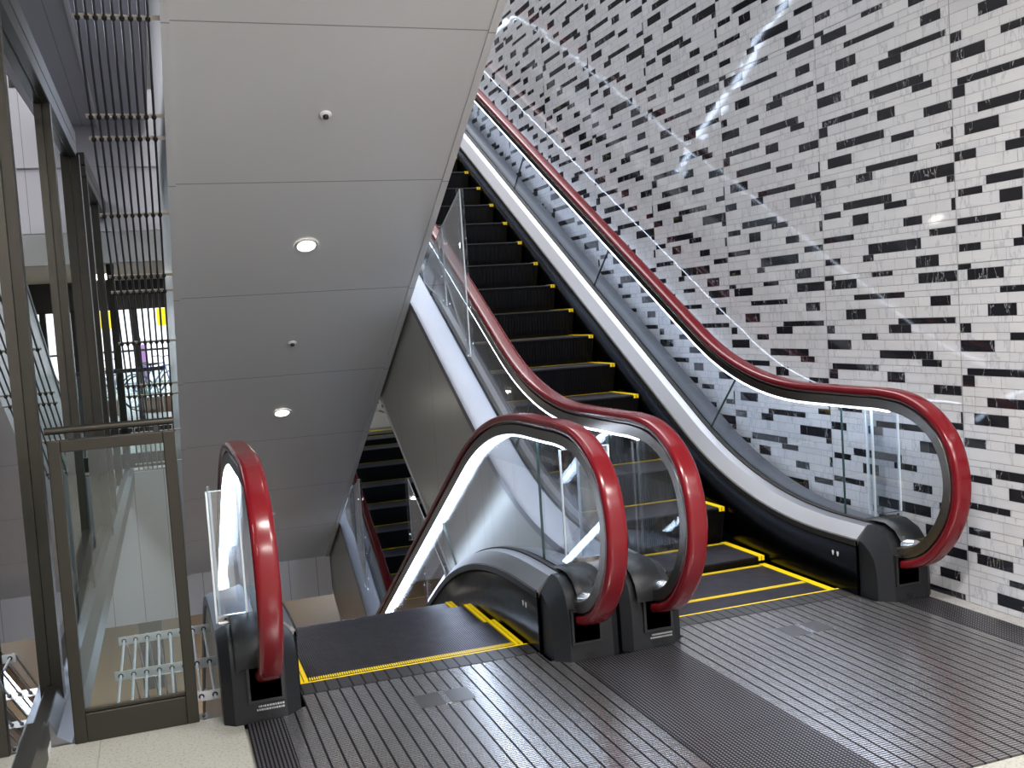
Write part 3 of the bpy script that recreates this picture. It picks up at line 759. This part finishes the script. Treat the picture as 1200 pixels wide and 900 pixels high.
# ------------------------------------------------------------------ far guard rail, street facade
g2 = empty('guard_rail', (-1.4, 11.38, 0)); tag(g2, 'dark topped glass guard rail along the far floor edge', 'railing')
b = MB(); b.box((-1.8, -.03, .02), (1.50, .03, .17)); b.build('base_channel', M_['frame_dark'], g2)
b = MB(); b.box((-1.8, -.03, 1.015), (1.50, .03, 1.055)); b.build('top_rail', M_['frame_dark'], g2)
for k in range(3):
    b = MB(); b.box((-1.8 + k * 1.1 + .01, -.005, .15), (-1.8 + (k + 1) * 1.1 - .01, .005, 1.02)); b.build('pane', M_['wallglass'], g2)
w2 = empty('window_2', (-1.4, 15.5, 0)); w2['kind'] = 'structure'
b = MB(); b.box((-4.4, -.05, 1.78), (2.30, .08, 2.19)); b.build('header', M_['darkband'], w2)
for x in (-3.6, -2.6, -1.6, -.6, .02, .55, 1.1, 1.5):
    b = MB(); b.box((x + .6, -.05, 0), (x + .68, .05, 1.8)); b.build('mullion', M_['frame_dark'], w2) if x + .68 < 2.3 else None
b = MB(); b.box((-4.4, -.04, 1.18), (2.30, .04, 1.21)); b.build('transom', M_['rod'], w2)
b = MB(); b.box((-4.4, -.04, 0), (2.30, .04, .10)); b.build('kick_rail', M_['frame_dark'], w2)

sbox('ground', (-40, 15.7, -.30), (30, 60, -.02), 'pavement')
# a pale building across the street with dark window bands
bd = empty('building', (0, 34, 0)); tag(bd, 'pale street building seen through the far glazing', 'building')
b = MB(); b.box((-16, 0, 0), (12, 4, 14)); b.build('wall', M_['facade'], bd)
for i in range(9):
    for j in range(3):
        b = MB(); x = -14 + i * 2.8; z = 1.6 + j * 3.2; b.box((x, -.05, z), (x + 1.5, .0, z + 1.4)); b.build('window', M_['frame_dark'], bd) if (j > 0) else None
s = empty('sign', (.05, 24.0, 0)); tag(s, 'plain yellow sign board across the street beyond the glazing', 'sign')
b = MB(); b.box((.10, -.03, 1.62), (.60, .03, 2.00)); b.build('board', M_['sign_yellow'], s)
b = MB(); b.tube([(.35, .06, -.02), (.35, .06, 1.95)], .025, 8); b.build('post', M_['rod'], s)
s = empty('banner', (-.22, 22.6, -.02)); tag(s, 'purple and pink standing banner on the pavement outside', 'banner')
b = MB(); b.box((-.12, -.01, .40), (.12, .01, 1.25)); b.build('cloth', M_['purple'], s)
b = MB(); b.box((-.10, -.018, .45), (.10, -.010, .72)); b.build('print', M_['pink'], s)
b = MB(); b.box((-.16, -.12, 0), (.16, .12, .03)); b.tube([(0, .02, .02), (0, .02, 1.4)], .012, 6); b.build('stand', M_['rod'], s)
def bicycle(x, y, rz, label):
    r = empty('bicycle', (x, y, -.02), rz); tag(r, label, 'bicycle', 'bicycles parked on the street')
    for wx in (-.52, .52):
        b = MB(); pts = [(wx + .33 * math.cos(a), 0, .345 + .33 * math.sin(a)) for a in [2 * math.pi * k / 24 for k in range(25)]]; b.tube(pts, .014, 6)
        for k in range(8): a = math.pi * k / 8; b.tube([(wx - .32 * math.cos(a), 0, .345 - .32 * math.sin(a)), (wx + .32 * math.cos(a), 0, .345 + .32 * math.sin(a))], .003, 4)
        b.build('wheel', M_['frame_dark'], r)
    b = MB()
    for a, c in (((-.52, .345), (-.12, .30)), ((-.52, .345), (-.22, .80)), ((-.12, .30), (-.24, .86)), ((-.12, .30), (.38, .78)), ((-.22, .80), (.36, .86)), ((.34, .95), (.52, .345))): b.tube([(a[0], 0, a[1]), (c[0], 0, c[1])], .016, 6)
    b.build('frame', M_['bikeblue'], r)
    b = MB(); b.box((-.36, -.06, .86), (-.12, .06, .90)); b.build('saddle', M_['black'], r, bevel=.01)
    b = MB(); b.tube([(.28, -.25, 1.0), (.36, -.1, 1.0), (.34, 0, .97), (.36, .1, 1.0), (.28, .25, 1.0)], .012, 6); b.build('handlebar', M_['rod'], r)
bicycle(.15, 21.0, .5, 'bicycle parked outside left of the low planter'); bicycle(-.05, 22.2, .8, 'bicycle parked farther back beyond the first one outside')
pl = empty('planter', (.28, 20.2, -.02)); tag(pl, 'low brown planter with bright green leaves outside the glazing', 'planter')
b = MB(); b.prism([(-.5, 0), (.5, 0), (.55, .28), (-.55, .28)], 1, -.16, .16); b.build('box', M_['planter'], pl)
b = MB(); rr = random.Random(9)
for k in range(260):
    x = rr.uniform(-.5, .5); y = rr.uniform(-.14, .14); z = .28 + rr.random() * .28; a = rr.random() * 6.28; t = rr.uniform(-.6, .6); L = .07
    dx, dy, dz = math.cos(a) * L, math.sin(a) * L, t * L; nx, ny = -math.sin(a) * .022, math.cos(a) * .022
    b.add([(x, y, z), (x + dx / 2 + nx, y + dy / 2 + ny, z + dz / 2), (x + dx, y + dy, z + dz), (x + dx / 2 - nx, y + dy / 2 - ny, z + dz / 2)], [(0, 1, 2, 3)])
b.build('leaves', M_['leaf'], pl)
